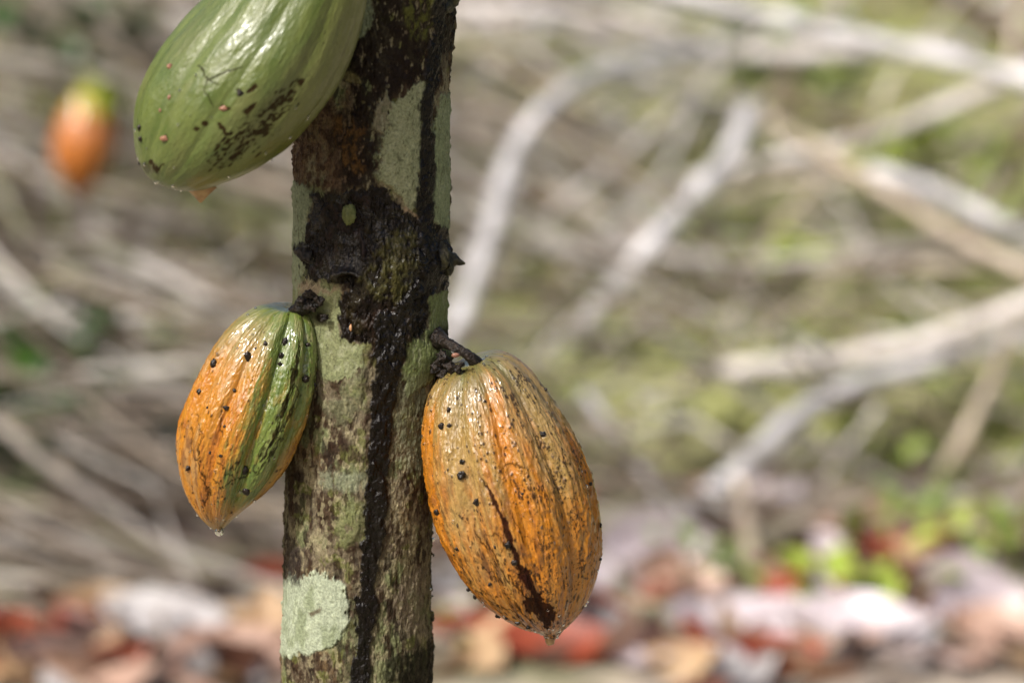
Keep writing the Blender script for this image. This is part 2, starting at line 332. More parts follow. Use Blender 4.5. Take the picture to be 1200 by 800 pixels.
green = np.maximum(green, 0.75*sst(0.2, 0.08, t+0.04*med)); rust0 = fbm(pl.N0*np.array([4, 4, 5])+15, 4, 147); olv = sst(0.36, 0.14, t+0.10*med+0.05*big); C = mixc(C, lin((146, 148, 70), KP), olv*0.9*(deg < 200)); C = mixc(C, lin((116, 60, 24), KP), sst(0.12, 0.4, fbm(pl.N0*np.array([6, 6, 4])+3, 5, 47))*0.6*(1-green)*sst(0.35, 0.6, t)); C = mixc(C, lin((196, 140, 48), KP), green*sst(0.42, 0.78, t+0.3*med+0.15*rust0)*0.85); green = np.where(deg > 200, np.maximum(green, 0.5), green)
C = mixc(C, gr, green); C = mixc(C, lin((92, 122, 50), KP), green*sst(0, 0.5, med+0.2*big)*0.6)
C = mixc(C, lin((174, 178, 116), KP), green*sst(0.1, 0.5, -med)*(1-pl.f1)*0.5)
C = mixc(C, lin((196, 184, 128), KP), sst(0.5, 0.95, 1-np.minimum(pl.f1, 1))*sst(0.5, 0.2, t)*sst(-0.1, 0.4, fbm(pl.N0*7, 3, 44))*0.5)
C = mixc(C, lin((150, 140, 66), KP), sst(0.80, 0.95, t)*0.45)
rust = fbm(pl.N0*np.array([12, 12, 5]), 4, 45)
C = mixc(C, lin((132, 70, 26), KP), sst(0.15, 0.5, rust)*0.5*(1-green)*sst(0.3, 0.6, t))
reg = np.clip(0.15+(1-green)*sst(0.3, 0.7, t)+0.3*big, 0.02, 2)
sm = pl.specks(520, 0.5, 1.7, reg, 13, 1.3); C = mixc(C, lin((56, 30, 16), KP), sm*0.85)
ck = pl.line([(352,398),(349,420),(342,446),(334,476),(327,500),(318,522),(306,542)], 1.1, 1.2, 51, 5)
for k, q in enumerate([[(352,410),(344,432),(345,452),(336,470)],[(345,450),(351,462),(340,486),(332,500)],[(334,476),(326,488),(324,506),(316,520)],[(327,500),(334,508),(322,526),(312,540),(302,554)],
                       [(312,516),(306,530),(298,548),(300,556)],[(284,528),(280,542),(272,552)],[(262,470),(258,490),(262,512)],[(224,500),(226,530),(238,556),(246,580)],[(232,486),(236,512),(232,534)],
                       [(248,560),(262,572),(272,566)],[(374,424),(370,440),(369,458)],[(256,540),(268,556),(280,560),(292,556)],[(236,560),(244,572),(240,590)]]):
    ck = np.maximum(ck, pl.line(q, 0.6, 0.9, 52+k, 6, 1.0)*0.9)
ck = np.maximum(ck, pl.line([(343,444),(347,436)], 3.2, 3.2, 70, 4))
C = mixc(C, lin((40, 24, 16), KP), ck*0.92)
tipm = sst(0.93, 0.985, t); C = mixc(C, lin((70, 48, 24), KP), tipm*0.7)
rg = 0.32+0.14*med+0.2*sst(-0.2, 0.5, fbm(pl.N0*6, 3, 48)); pl.rho += 0.006*sm-0.01*ck; pl.refresh(); pl.build(o_l, C, rg, 1-0.85*np.clip(ck+0.6*sm, 0, 1))
beads(pl, o_l, [(290.5,417,5.0),(251,426,4.2),(311,402,2.8),(334,400,4.4),(329.5,417,4.0),(328,426,3.2),(359.5,404,3.2),(358,444,4.6),(234,459,3.0),(275,457,2.6),(265,477,3.4),
  (287,550,4.6),(288,575,4.4),(221,548,4.0),(259,534,2.2),(368,451,2.6),(263,500,2.0),(243,478,1.8),(246,530,1.8),(300,408,1.6)])
ball('water_drop', P(257, 622, -0.036), 6*PX, M_water, o_l, (0.9, 0.9, 1.0), seg=24, rough=0, drop=0.5)
link('stalk', tube_mesh('stalk', [P(372,350,-0.025), P(362,354,-0.042), P(352,360,-0.038), P(344,366,-0.032)], np.array([9, 10, 9, 8])*PX, M_stalk, 18, 40, 0.55, 230, 5), o_l)
for x, y, r in [(361,345,6),(372,352,7),(352,353,5),(379,372,4.5),(366,360,5.5)]:
    ball('stalk_crumb', P(x, y, -0.048), r*PX*.9, M_stalk, o_l, (1, 0.8, 0.9), seg=28, rough=0.9)

# ------------------------------------------------------------------ green pod at the top, cut by the frame
g_ = [(388,-128,402,-118),(366,-128,420,-98),(346,-118,430,-72),(322,-96,433,-44),(298,-68,430,-14),(272,-38,424,18),(244,-4,415,50),(219,22,403,80),(199,46,388,108),(182,72,370,133),
      (169,99,350,156),(161,126,328,176),(158.5,148,306,191),(159,166,284,203),(161,180,262,212),(165,190,244,219),(170,200,226,221),(177,208,210,220),(185,213,199,218)]
pg = Pod(g_, -0.085, R(131), 3, nr=470, nf=350, furrow=0.045, wr=0.5)
o_g = empty('cocoa_pod', P(395, -122, -0.085), 'large unripe green cocoa pod with dark cracked blotches, cut off by the photo top', 'cocoa pod', 'cocoa pods growing on the trunk')
t, ph = pg.t, pg.ph; deg = np.degrees(ph)
big = fbm(pg.N0*1.4, 3, 61); med = fbm(pg.N0*np.array([6, 6, 3]), 4, 62)
C = np.tile(lin((116, 132, 66), KP), (len(t), 1)); C = mixc(C, lin((132, 146, 72), KP), sst(-0.1, 0.5, med)*0.6)
C = mixc(C, lin((96, 118, 52), KP), sst(0.0, 0.5, -med+0.3*big)*0.7); C = mixc(C, lin((142, 140, 62), KP), sst(85, 30, deg+20*big)*0.55)
C = mixc(C, lin((156, 146, 100), KP), sst(0.0, 0.6, big)*0.25)
C = mixc(C, lin((150, 124, 66), KP), sst(0.93, 1.0, t)*0.7)
# blotches: short dark dashes along the ridge direction
bl = np.clip(1-poly_sd(pg.px, pg.py, [(352,96),(334,128),(300,168),(266,190),(246,192),(262,168),(300,140)])*-0.06, 0, 1)*pg.front
blot = fbm(np.stack([(pg.px*0.85-pg.py*0.53)*0.15, (pg.px*0.53+pg.py*0.85)*0.36, t*0], 1)+0.8*np.stack([med, big, t*0], 1), 4, 63)
dash = pg.specks(170, 0.6, 2.0, np.clip(bl, 0, 1)**2+1e-9, 23, 2.6)
bm = np.maximum(dash, sst(0.16, 0.24, blot+0.1*big+0.15*med)*sst(0.5, 1.0, bl)*0.95)
for k, q in enumerate([[(262,126),(270,128)],[(281,108),(284,110)],[(293,106),(300,101)],[(229,152),(233,151)],[(238,146),(241,144)],[(256,146),(266,158),(272,156)],[(176,190),(184,200),(192,192)],[(288,132),(300,122)],[(330,120),(342,108)],[(270,186),(282,180)]]):
    bm = np.maximum(bm, pg.line(q, 2.8, 1.4, 80+k, 4, 1.3))
bm2 = pg.line([(237,80),(243,93),(240,106),(250,126)], 0.9, 0.4, 95, 3, 0.9)
for k, q in enumerate([[(243,93),(262,85),(284,79)],[(243,93),(250,96),(256,98)],[(238,82),(232,76)],[(194,158),(196,166)]]): bm2 = np.maximum(bm2, pg.line(q, 0.9, 0.4, 96+k, 3, 0.9))
C = mixc(C, lin((52, 26, 16), KP), bm*0.92); C = mixc(C, lin((44, 36, 22), KP), bm2*0.9)
sm = pg.specks(160, 0.4, 1.2, 0.1+np.clip(big, 0, 1), 24, 1.2); C = mixc(C, lin((70, 56, 34), KP), sm*0.6)
tipd = pg.line([(172,196),(184,199)], 5, 3, 99, 6, 4); C = mixc(C, lin((58, 44, 22), KP), tipd*0.7)
rg = 0.36+0.12*med+0.18*sst(-0.2, 0.5, fbm(pg.N0*6, 3, 68)); pg.rho += -0.004*bm+0.006*sm
pg.rho += 0.002*fbm(pg.N0*np.array([30, 30, 30]), 2, 69); pg.refresh(); pg.build(o_g, C, rg, 1-0.85*np.clip(bm+bm2+0.6*sm, 0, 1), M_pod_soft)
beads(pg, o_g, [(164,150,3.8),(165,163,3.6),(163,192,2.2),(282,109,3.0)])
beads(pg, o_g, [(199,78,3.6),(198,114,2.6),(193,162,4.0),(188,130,1.8),(263,127,3.8)], M_pink, 'wart')
ball('tip', P(235, 220, -0.09), 13*PX, M_nub, o_g, (1.35, 0.9, 0.6), seg=20, rough=0.12, hang=0.75)
link('stalk', tube_mesh('stalk', [P(436,-150,-0.03), P(420,-146,-0.065), P(404,-134,-0.08), P(392,-118,-0.083)], np.array([13, 10, 9, 11])*PX, M_stalk, 18, 40, 0.3, 200, 6), o_g)

def glint_drops(pod, par, n, seed, sel):  # tiny water beads added on a pod to give sharp sparkling highlights
    q = np.random.default_rng(seed); I = np.where((np.sin(pod.ph) > 0.05) & (pod.py > 0) & sel)[0]
    for i in q.choice(I, n, replace=False):
        nn_ = pod.off[i]/np.linalg.norm(pod.off[i]); r0 = q.uniform(0.9, 2.1)*PX
        ball('water_drop', pod.V[i]+nn_*r0*0.3, r0, M_water, par, (1, 0.8, 1.1), seg=14, rough=0)
glint_drops(pr, o_r, 60, 1, (pr.t > .05) & (pr.t < .97)); glint_drops(pl, o_l, 30, 2, (pl.t > .05) & (pl.t < .97)); glint_drops(pg, o_g, 22, 3, pg.t > .5)

# ================================================================== THE TRUNK
tr = empty('cocoa_tree', (P(432, 400, 0)[0], 0, 0), 'upright tree trunk with pale lichen patches and a black sap streak, carrying the pods', 'tree')
nf, nb, = 430, 110
def trunk_edges(py):                    # left and right edge of the trunk
    yl = np.interp(py, [-2000, -400, -100, 0, 180, 300, 400, 480, 560, 680, 800, 1100, 1500], [330, 344, 350, 350, 347, 346, 345, 340, 335, 333, 330, 322, 300])
    yr = np.interp(py, [-2000, -400, -100, 0, 60, 180, 300, 400, 480, 560, 680, 800, 1100, 1500], [510, 530, 532, 531, 526, 523, 522, 521, 515, 509, 507, 505, 512, 535])
    return yl, yr
rows = np.concatenate([np.linspace(-1900, -60, 160, endpoint=False), np.linspace(-60, 860, 980, endpoint=False), np.linspace(860, 1530, 60)])
yl, yr = trunk_edges(rows); k_ = np.ones(9)/9
C3 = np.array([P((a+b_)/2, y, 0.0) for a, b_, y in zip(yl, yr, rows)]); Rd = (yr-yl)/2*PX
for i in (0, 2):
    q = np.pad(C3[:, i], 20, mode='reflect', reflect_type='odd'); C3[:, i] = np.convolve(q, np.ones(41)/41, 'valid')
q = np.pad(Rd, 20, mode='edge'); Rd = np.convolve(q, np.ones(41)/41, 'valid')
ph1 = np.concatenate([np.linspace(0, math.pi, nf, endpoint=False), math.pi+np.linspace(0, math.pi, nb, endpoint=False)]); nc = nf+nb; nr = len(rows)
PH = np.tile(ph1, nr); rowpy = np.repeat(rows, nc)
D = np.stack([np.cos(PH), -np.sin(PH), np.zeros_like(PH)], 1)
V0 = np.repeat(C3, nc, 0)+D*np.repeat(Rd, nc)[:, None]
X, Yy = proj(V0); front = -D[:, 1]                       # 1 facing the camera
Xb = np.where(front < 0, X+4000, X)                       # the back gets its own pattern
N = V0/PX/60.0                                            # noise domain, 60 units per cell
n_lo = fbm(N*1.0, 3, 101); n_md = fbm(N*np.array([3, 3, 1.6]), 4, 102); n_hi = fbm(N*np.array([11, 11, 7]), 4, 103); n_fi = fbm(N*np.array([26, 26, 12]), 3, 104)
wx = X+9*fbm(N*3.2, 4, 105)+3*n_hi; wy = Yy+9*fbm(N*3.2+30, 4, 106)+3*n_fi
def pm(poly, soft=2.5, crust=1.0): 
    m = np.zeros(len(X)); s_ = (front > -0.05); m[s_] = sst(-soft, soft, poly_sd(wx[s_], wy[s_], poly)+crust*(5.0*n_hi[s_]+4.5*n_fi[s_])); return m
def lm(pts, w0, w1, soft=2.5, ws=1.0):
    m = np.zeros(len(X)); s_ = (front > -0.05)
    d, tt = seg_dist(X[s_]+(wx[s_]-X[s_])*ws, Yy[s_]+(wy[s_]-Yy[s_])*ws, pts); w_ = (w0+(w1-w0)*tt)*(1+0.45*n_md[s_]+0.2*n_lo[s_])+2.2*n_hi[s_]+1.8*n_fi[s_]; m[s_] = 1-sst(w_-soft, w_+soft, d); return m
KT = 0.64
H = 1.8*n_lo+1.8*n_md+1.7*n_hi+1.3*n_fi+1.2*np.abs(fbm(N*np.array([9, 9, 2.2]), 3, 111))                   # relief in frame units
C = np.tile(lin((126, 114, 92), KT), (len(X), 1))
C = mixc(C, lin((78, 62, 46), KT), sst(0.0, 0.3, n_md+0.3*n_hi)); C = mixc(C, lin((164, 154, 122), KT), sst(0.05, 0.3, -n_md+0.35*n_hi)*0.85)
C = mixc(C, lin((136, 112, 78), KT), sst(0.15, 0.4, n_lo+0.4*n_hi)*0.6)
C = mixc(C, lin((132, 138, 96), KT), sst(0.12, 0.3, fbm(N*np.array([2.2, 2.2, 1.5])+9, 4, 107))*0.85)
C = mixc(C, lin((40, 30, 24), KT), sst(0.12, 0.3, fbm(N*np.array([5, 5, 2.2])+19, 4, 108))*0.75)
C = mixc(C, lin((112, 116, 60), KT), sst(0.18, 0.35, fbm(N*3.5+29, 4, 109))*0.7)
rough = np.full(len(X), 0.62)
C = mixc(C, lin((58, 40, 28), KT), sst(0.12, 0.3, fbm(N*np.array([14, 14, 5]), 3, 112))*0.75); C = mixc(C, lin((176, 166, 130), KT), sst(0.16, 0.32, fbm(N*np.array([12, 12, 6]), 3, 113))*0.6)
dark = lin((28, 17, 11), KT); ln = lin((168, 176, 136), KT); lg = lin((186, 200, 164), KT)
# brown bristly area left of the top, dark upper half
m = pm([(340,120),(380,110),(415,95),(432,120),(430,200),(400,225),(366,222),(340,215)], 5); C = mixc(C, lin((122, 96, 74), KT), m*0.75*sst(-.5, .1, n_md+.5*n_hi+.2)); C = mixc(C, lin((66, 44, 32), KT), m*sst(-0.1, 0.3, n_hi)*0.8); H = H+m*(1.2*n_fi+0.8*n_hi)
m = pm([(396,30),(440,-200),(540,-200),(532,60),(500,100),(470,100),(446,130),(440,215),(400,225),(392,160),(410,120),(400,80)], 6)*sst(-0.55, 0.05, 0.3*n_md-n_hi*0.25+0.1); C = mixc(C, dark*1.3, m*0.93*sst(-.55, -.25, n_hi+0.5*n_fi)); rough = rough*(1-m)+0.38*m
m = pm([(470,-40),(500,-40),(504,30),(496,48),(476,40)], 5)*sst(-0.25, 0.2, n_hi); C = mixc(C, lin((104, 106, 48), KT), m*0.85)
m = pm([(412,-40),(434,-30),(438,20),(426,42),(408,50)], 2); C = mixc(C, lin((150, 158, 124), KT), m*0.95)
m = lm([(408,90),(420,100)], 6, 3, 3); C = mixc(C, lin((140, 130, 86), KT), m*0.8)
m = pm([(395,140),(425,150),(424,205),(400,200)], 5)*sst(-0.2, 0.3, n_hi); C = mixc(C, lin((122, 88, 46), KT), m*0.7)
# pale smooth lichen plates
smooth = np.zeros(len(X))
for poly, c in [([(490,92),(497,96),(493,150),(492,200),(487,246),(478,238),(458,224),(444,210),(443,180),(449,150),(456,122),(470,112)], (168,172,134)),
                ([(514,112),(540,108),(540,280),(512,268),(504,266),(503,190),(508,140)], (160,170,128)),
                ([(330,214),(360,216),(366,236),(362,262),(360,300),(356,345),(330,350)], (160,168,134)),
                ([(330,335),(396,332),(402,360),(400,392),(424,404),(428,432),(410,446),(372,440),(368,392),(352,372),(330,360)], (150,156,112)),
                ([(500,346),(526,334),(530,400),(520,424),(500,450),(478,462),(470,430),(474,402),(500,398),(498,370)], (134,146,92)),
                ([(456,100),(440,120),(436,150),(450,156),(456,130)], (150,142,116))]:
    m = pm(poly, 1.8); rim = pm(poly, 5, 1.6)*(1-m); C = mixc(C, lin(c, KT)*0.8, rim*0.35); C = mixc(C, lin(c, KT), m*(0.86+0.14*sst(-.4, .2, n_md))); smooth = np.maximum(smooth, m)
    C = mixc(C, lin((110, 116, 84), KT), m*sst(0.1, 0.45, n_hi)*0.45); C = mixc(C, lin((190, 192, 160), KT), m*sst(0.1, 0.45, -n_hi)*0.35); C = mixc(C, lin((84, 82, 58), KT), m*sst(0.32, 0.5, n_fi+0.3*n_hi)*0.6)
C = mixc(C, lin((178, 150, 128), KT), (pm([(476,236),(490,246),(500,250),(492,262),(470,246)], 2)+pm([(352,330),(398,336),(392,342),(350,346)], 2))*0.6*(1-0))
# round white-green lichen near the foot
m = pm([(328,680),(352,672),(380,672),(402,684),(413,704),(410,728),(396,750),(378,764),(352,768),(328,764)], 2.0); smooth = np.maximum(smooth, m*0.8)
C = mixc(C, lin((190, 200, 172), KT), m*0.97); C = mixc(C, lin((204, 214, 182), KT), m*sst(0.0, 0.4, n_hi)*0.7); C = mixc(C, lin((134, 146, 104), KT), m*sst(0.1, 0.4, -n_md)*0.6); C = mixc(C, lin((90, 70, 50), KT), lm([(366,718),(374,718)], 3, 3, 2)*0.8)
for poly, c, a in [([(400,590),(430,586),(428,636),(404,640),(390,620)], (132,138,90), 0.75), ([(380,556),(430,552),(428,578),(384,576)], (150,156,128), 0.7),
                   ([(460,520),(500,500),(508,560),(490,556),(470,548)], (142,146,118), 0.6), ([(448,440),(500,440),(506,520),(470,520),(452,490)], (126,128,100), 0.6),
                   ([(378,470),(430,430),(430,480),(400,500)], (130,134,100), 0.55), ([(462,690),(500,660),(504,740),(478,744)], (136,122,104), 0.6),
                   ([(336,620),(356,640),(358,684),(334,684)], (44,34,32), 0.85), ([(456,770),(505,752),(512,820),(450,820)], (36,34,22), 0.85), ([(398,508),(412,508),(412,528),(400,528)], (60,44,34), 0.9),
                   ([(342,420),(366,420),(360,500),(338,560),(330,520)], (96,84,54), 0.6)]:
    m = pm(poly, 5); C = mixc(C, lin(c, KT), m*a*sst(-0.6, -0.1, n_hi))
# the wet black mass round the knot
m = np.maximum(pm([(364,232),(392,226),(440,218),(452,226),(500,262),(524,272),(540,300),(524,340),(502,346),(500,392),(470,402),(466,430),(440,430),(432,402),(402,396),(398,350),(412,336),(390,326),(360,326),(356,290),(348,298),(346,286),(360,282)], 2.0), 0)
blk = m.copy()
m2 = pm([(446,280),(478,266),(492,282),(486,320),(462,352),(440,348),(430,330),(420,322),(438,308)], 6)*sst(-0.35, 0.15, n_hi)
C = mixc(C, lin((22, 13, 9), KT), m*0.98); C = mixc(C, lin((90, 86, 44), KT), m2*0.75*m)
C = mixc(C, lin((60, 52, 30), KT), m*sst(0.15, 0.4, n_md)*0.6)
m3 = pm([(364,236),(432,232),(430,300),(400,312),(366,318)], 6); C = mixc(C, lin((54, 38, 33), KT), m3*sst(0.0, 0.3, n_hi)*0.6)
rough = rough*(1-m)+(0.30+0.1*n_hi)*m; H = H+m*(2.4*n_md+1.5*n_hi+1.1*n_fi)
# sap streaks
s1 = lm([(524,-200),(518,-20),(512,40),(503,90),(497,130),(499,165),(500,200),(496,240),(495,275),(492,300)], 9, 8.5, 1.6, 0.6)
s2 = lm([(456,380),(453,430),(449,470),(444,520),(440,570),(437,620),(432,680),(428,730),(423,790),(418,860)], 17, 9, 1.6, 0.7)
s3 = lm([(470,360),(500,330),(520,300)], 10, 8, 3); st_ = np.maximum(np.maximum(s1, s2), s3)
C = mixc(C, dark*0.4, st_*0.985); rough = rough*(1-st_)+(0.20+0.5*np.abs(n_md))*st_
hal = lm([(456,380),(449,470),(440,570),(432,680),(420,800)], 24, 15, 7, 1.5)*(1-st_); C = mixc(C, lin((58, 42, 32), KT), hal*0.55)
bead = fbm(N*np.array([10, 10, 6]), 3, 120); H = H*(1-0.5*st_)+st_*(2.4+3.0*bead+0.8*n_hi)
# relief: knots and bosses
def boss(x, y, r, h, p=2): 
    return h*np.exp(-(np.hypot(X-x, Yy-y)/r)**p)*(front > -0.2)
H = H+5.0*fbm(N*np.array([0.7, 0.7, 0.5])+90, 2, 150); H = H*(1-0.6*smooth)+2.0*smooth+boss(412,322,26,7)+boss(455,312,38,8)+7*np.exp(-((np.hypot(X-410, (Yy-328)*1.15)-13)/4.5)**2)*sst(340, 318, Yy+n_hi*6)*(front > 0)-boss(410,329,8,9)+boss(396,320,10,3)+boss(368,296,12,3)+boss(516,420,20,7)+boss(366,360,16,5)+boss(510,306,18,6)+boss(404,392,6,2)
C = mixc(C, dark*0.3, np.clip(boss(411,330,9,1.3)*(1+n_hi), 0, 1)); C = mixc(C, dark, np.clip(boss(379,372,7,1.5)+boss(518,392,9,1.4)+boss(504,395,6,1.3)+boss(516,430,14,1.6)+boss(362,356,10,1.5)+boss(365,296,8,1.4), 0, 1)*0.95)
wet = np.clip(0.8*sst(0.1, 0.3, fbm(N*4+70, 3, 140))+boss(398,314,13,1.4)+boss(384,322,8,1.2)+boss(415,308,9,0.8), 0, 1)*blk; rough = rough*(1-wet)+0.16*wet
# the rest of the trunk (below, above, behind) keeps the mottled bark with scattered plates
far = sst(0.18, 0.26, fbm(N*np.array([1.2, 1.2, 0.8])+55, 4, 130))*np.where((front < 0) | (rowpy < -60) | (rowpy > 860), 1, 0); C = mixc(C, ln, far*0.8)
rough = np.clip(rough+0.1*n_hi, 0.1, 0.9)
V = V0+D*(H*PX)[:, None]
edge = np.clip(1-front, 0, 1)**3*(front > -0.2); V = V+D*(edge*PX*(5.0*np.clip(fbm(N*np.array([6, 6, 7])+33, 3, 151), 0, 1)+0.8*n_fi))[:, None]
link('trunk', mesh_np('trunk', V, gridF(nr, nc), M_bark, C, rough, gloss=np.clip(0.28+0.25*st_+0.15*blk+wet*0.8, 0, 1)), tr)
# twig stub at the right edge, knob at the left edge, small bits on the bark
M_stub = mat_simple('stub_bark', tuple(lin((34, 32, 20), 0.6)), tuple(lin((86, 82, 46), 0.6)), 260, 0.5, 0.9, 0.003)
def spike(name, pts, rad, mat, seed, lump=0.4): return link(name, tube_mesh(name, pts, np.array(rad)*PX, mat, 16, 44, lump, 260, seed), tr)
spike('twig_stub', [P(508,304,-0.02), P(522,306,-0.012), P(533,305,-0.012), P(545,309,-0.014)], [22, 18, 9, 1.0], M_stub, 3, 0.7)
spike('twig_stub', [P(362,300,-0.035), P(354,297,-0.036), P(347,294,-0.036)], [9, 6.5, 4.5], M_stalk, 4, 0.7)
spike('twig_stub', [P(514,10,-0.02), P(526,4,-0.012), P(536,-6,-0.012), P(548,-26,-0.014)], [12, 9, 6, 5], M_stub, 9, 0.4)
spike('bark_flake', [P(518,396,-0.02), P(527,400,-0.024), P(531,404,-0.024)], [5, 3, 1.0], M_stub, 10, 0.6)
M_scale = mat_simple('pale_green_scale', tuple(lin((104, 112, 52), 0.5)), tuple(lin((150, 156, 88), 0.5)), 300, 0.6, 0.6)
v = P(408, 252, -0.052); g2 = ball('green_cap', v+np.array([0, 0.002, 0]), 8.5*PX, M_scale, tr, (0.9, 0.6, 1.35), seg=32, rough=0.5)
M_orange = mat_simple('orange_bud_skin', (0.45, 0.20, 0.08), (0.6, 0.38, 0.2), 300, 0.4, 0.1)
ball('tiny_bud', P(411, 384, -0.050), 2.2*PX, M_orange, tr, (0.8, 0.8, 1.9), rough=0.1)
for x, y, r in [(507,632,2.4),(522,214,1.8),(524,222,1.4),(523,240,1.5),(504,690,1.6),(505,735,1.5)]:
    v = P(x, y, -0.004); ball('water_drop', v, r*PX, M_water, tr, rough=0)
for k in range(34):
    y = random.uniform(20, 790); e = trunk_edges(np.array([y])); x = e[1][0]+random.uniform(-1.5, 1.2) if random.random() < 0.7 else e[0][0]+random.uniform(-1, 1.5)
    if x < 400 and y < 620: continue
    ball('bark_crumb', P(x, y, -0.005), random.uniform(1.0, 2.6)*PX, M_stub, tr, (1, 1, random.uniform(0.6, 1.5)), seg=10, rough=0.6)

# ================================================================== THE SETTING
gm = bpy.data.materials.new('soil_and_litter'); gm.use_nodes = True; n = gm.node_tree.nodes; l = gm.node_tree.links; b = n['Principled BSDF']
tc = n.new('ShaderNodeTexCoord'); n1 = n.new('ShaderNodeTexNoise'); n1.inputs['Scale'].default_value = 9; n1.inputs['Detail'].default_value = 6
n2 = n.new('ShaderNodeTexNoise'); n2.inputs['Scale'].default_value = 1.1; n2.inputs['Detail'].default_value = 4
l.new(tc.outputs['Object'], n1.inputs[0]); l.new(tc.outputs['Object'], n2.inputs[0])
c1 = n.new('ShaderNodeValToRGB'); e = c1.color_ramp.elements; e[0].position = 0.35; e[0].color = (0.13, 0.10, 0.075, 1); e[1].position = 0.62; e[1].color = (0.45, 0.38, 0.31, 1)
c2 = n.new('ShaderNodeValToRGB'); e = c2.color_ramp.elements; e[0].position = 0.38; e[0].color = (0.20, 0.22, 0.08, 1); e[1].position = 0.60; e[1].color = (0.46, 0.44, 0.28, 1)
l.new(n1.outputs['Fac'], c1.inputs[0]); l.new(n1.outputs['Fac'], c2.inputs[0])
mx = n.new('ShaderNodeMixRGB'); mr = n.new('ShaderNodeMapRange'); mr.inputs[1].default_value = 0.45; mr.inputs[2].default_value = 0.58
l.new(n2.outputs['Fac'], mr.inputs[0]); l.new(mr.outputs[0], mx.inputs[0]); l.new(c1.outputs[0], mx.inputs[1]); l.new(c2.outputs[0], mx.inputs[2]); l.new(mx.outputs[0], b.inputs['Base Color'])
b.inputs['Roughness'].default_value = 0.85
gx = np.concatenate([-np.geomspace(200, 6, 12), np.linspace(-5, 5, 110), np.geomspace(6, 200, 12)]); gy = np.concatenate([-np.geomspace(200, 4, 10), np.linspace(-3, 12, 150), np.geomspace(13, 300, 14)])
def gz(x, y): 
    Q = np.stack([np.asarray(x, float)*0.9, np.asarray(y, float)*0.9, np.zeros_like(np.asarray(x, float))], -1).reshape(-1, 3)
    return (0.05*fbm(Q, 3, 200)+0.02*fbm(Q*5, 2, 201))*np.clip((np.hypot(x, y).ravel()-0.2), 0, 1)
XX, YY = np.meshgrid(gx, gy, indexing='xy'); ZZ = gz(XX.ravel(), YY.ravel())
ground = link('ground', mesh_np('ground', np.stack([XX.ravel(), YY.ravel(), ZZ], 1), gridF(len(gy), len(gx), False), gm)); ground['kind'] = 'structure'

# ---- dead branches of the brush pile
BM = {}
for nm, a, b_, rg_ in [('pale', (192,184,178), (236,230,226), 0.45), ('silver', (176,174,174), (228,226,228), 0.4), ('tan', (164,148,130), (212,198,178), 0.6), ('brown', (70,56,44), (120,100,82), 0.7), ('grey', (112,106,98), (166,160,150), 0.6), ('mossy', (116,120,80), (170,170,130), 0.7)]:
    BM[nm] = mat_simple('bark_'+nm, tuple(lin(a, 0.84)), tuple(lin(b_, 0.90)), 14, rg_, 0.5, 0.004)
def branch(pts, w0, w1, mat, label, group=None, seg=12, n=40, name='dead_branch', seed=0):
    """pts: (px, py, Y) triples; w in frame units at that distance"""
    W = [P(*p) for p in pts]; ys = [p[2] for p in pts]
    r = [max(0.002, (w0+(w1-w0)*i/(len(pts)-1))*K*((ys[i]-CAM[1]))/2) for i in range(len(pts))]
    o = bpy.data.objects.new(name, tube_mesh(name, np.array(W)-W[0], r, BM[mat], seg, n, 0.22, 9, seed)); COL.objects.link(o); o.location = W[0]
    return tag(o, label, 'branch', group)
GB = 'dead branches of the brush pile'
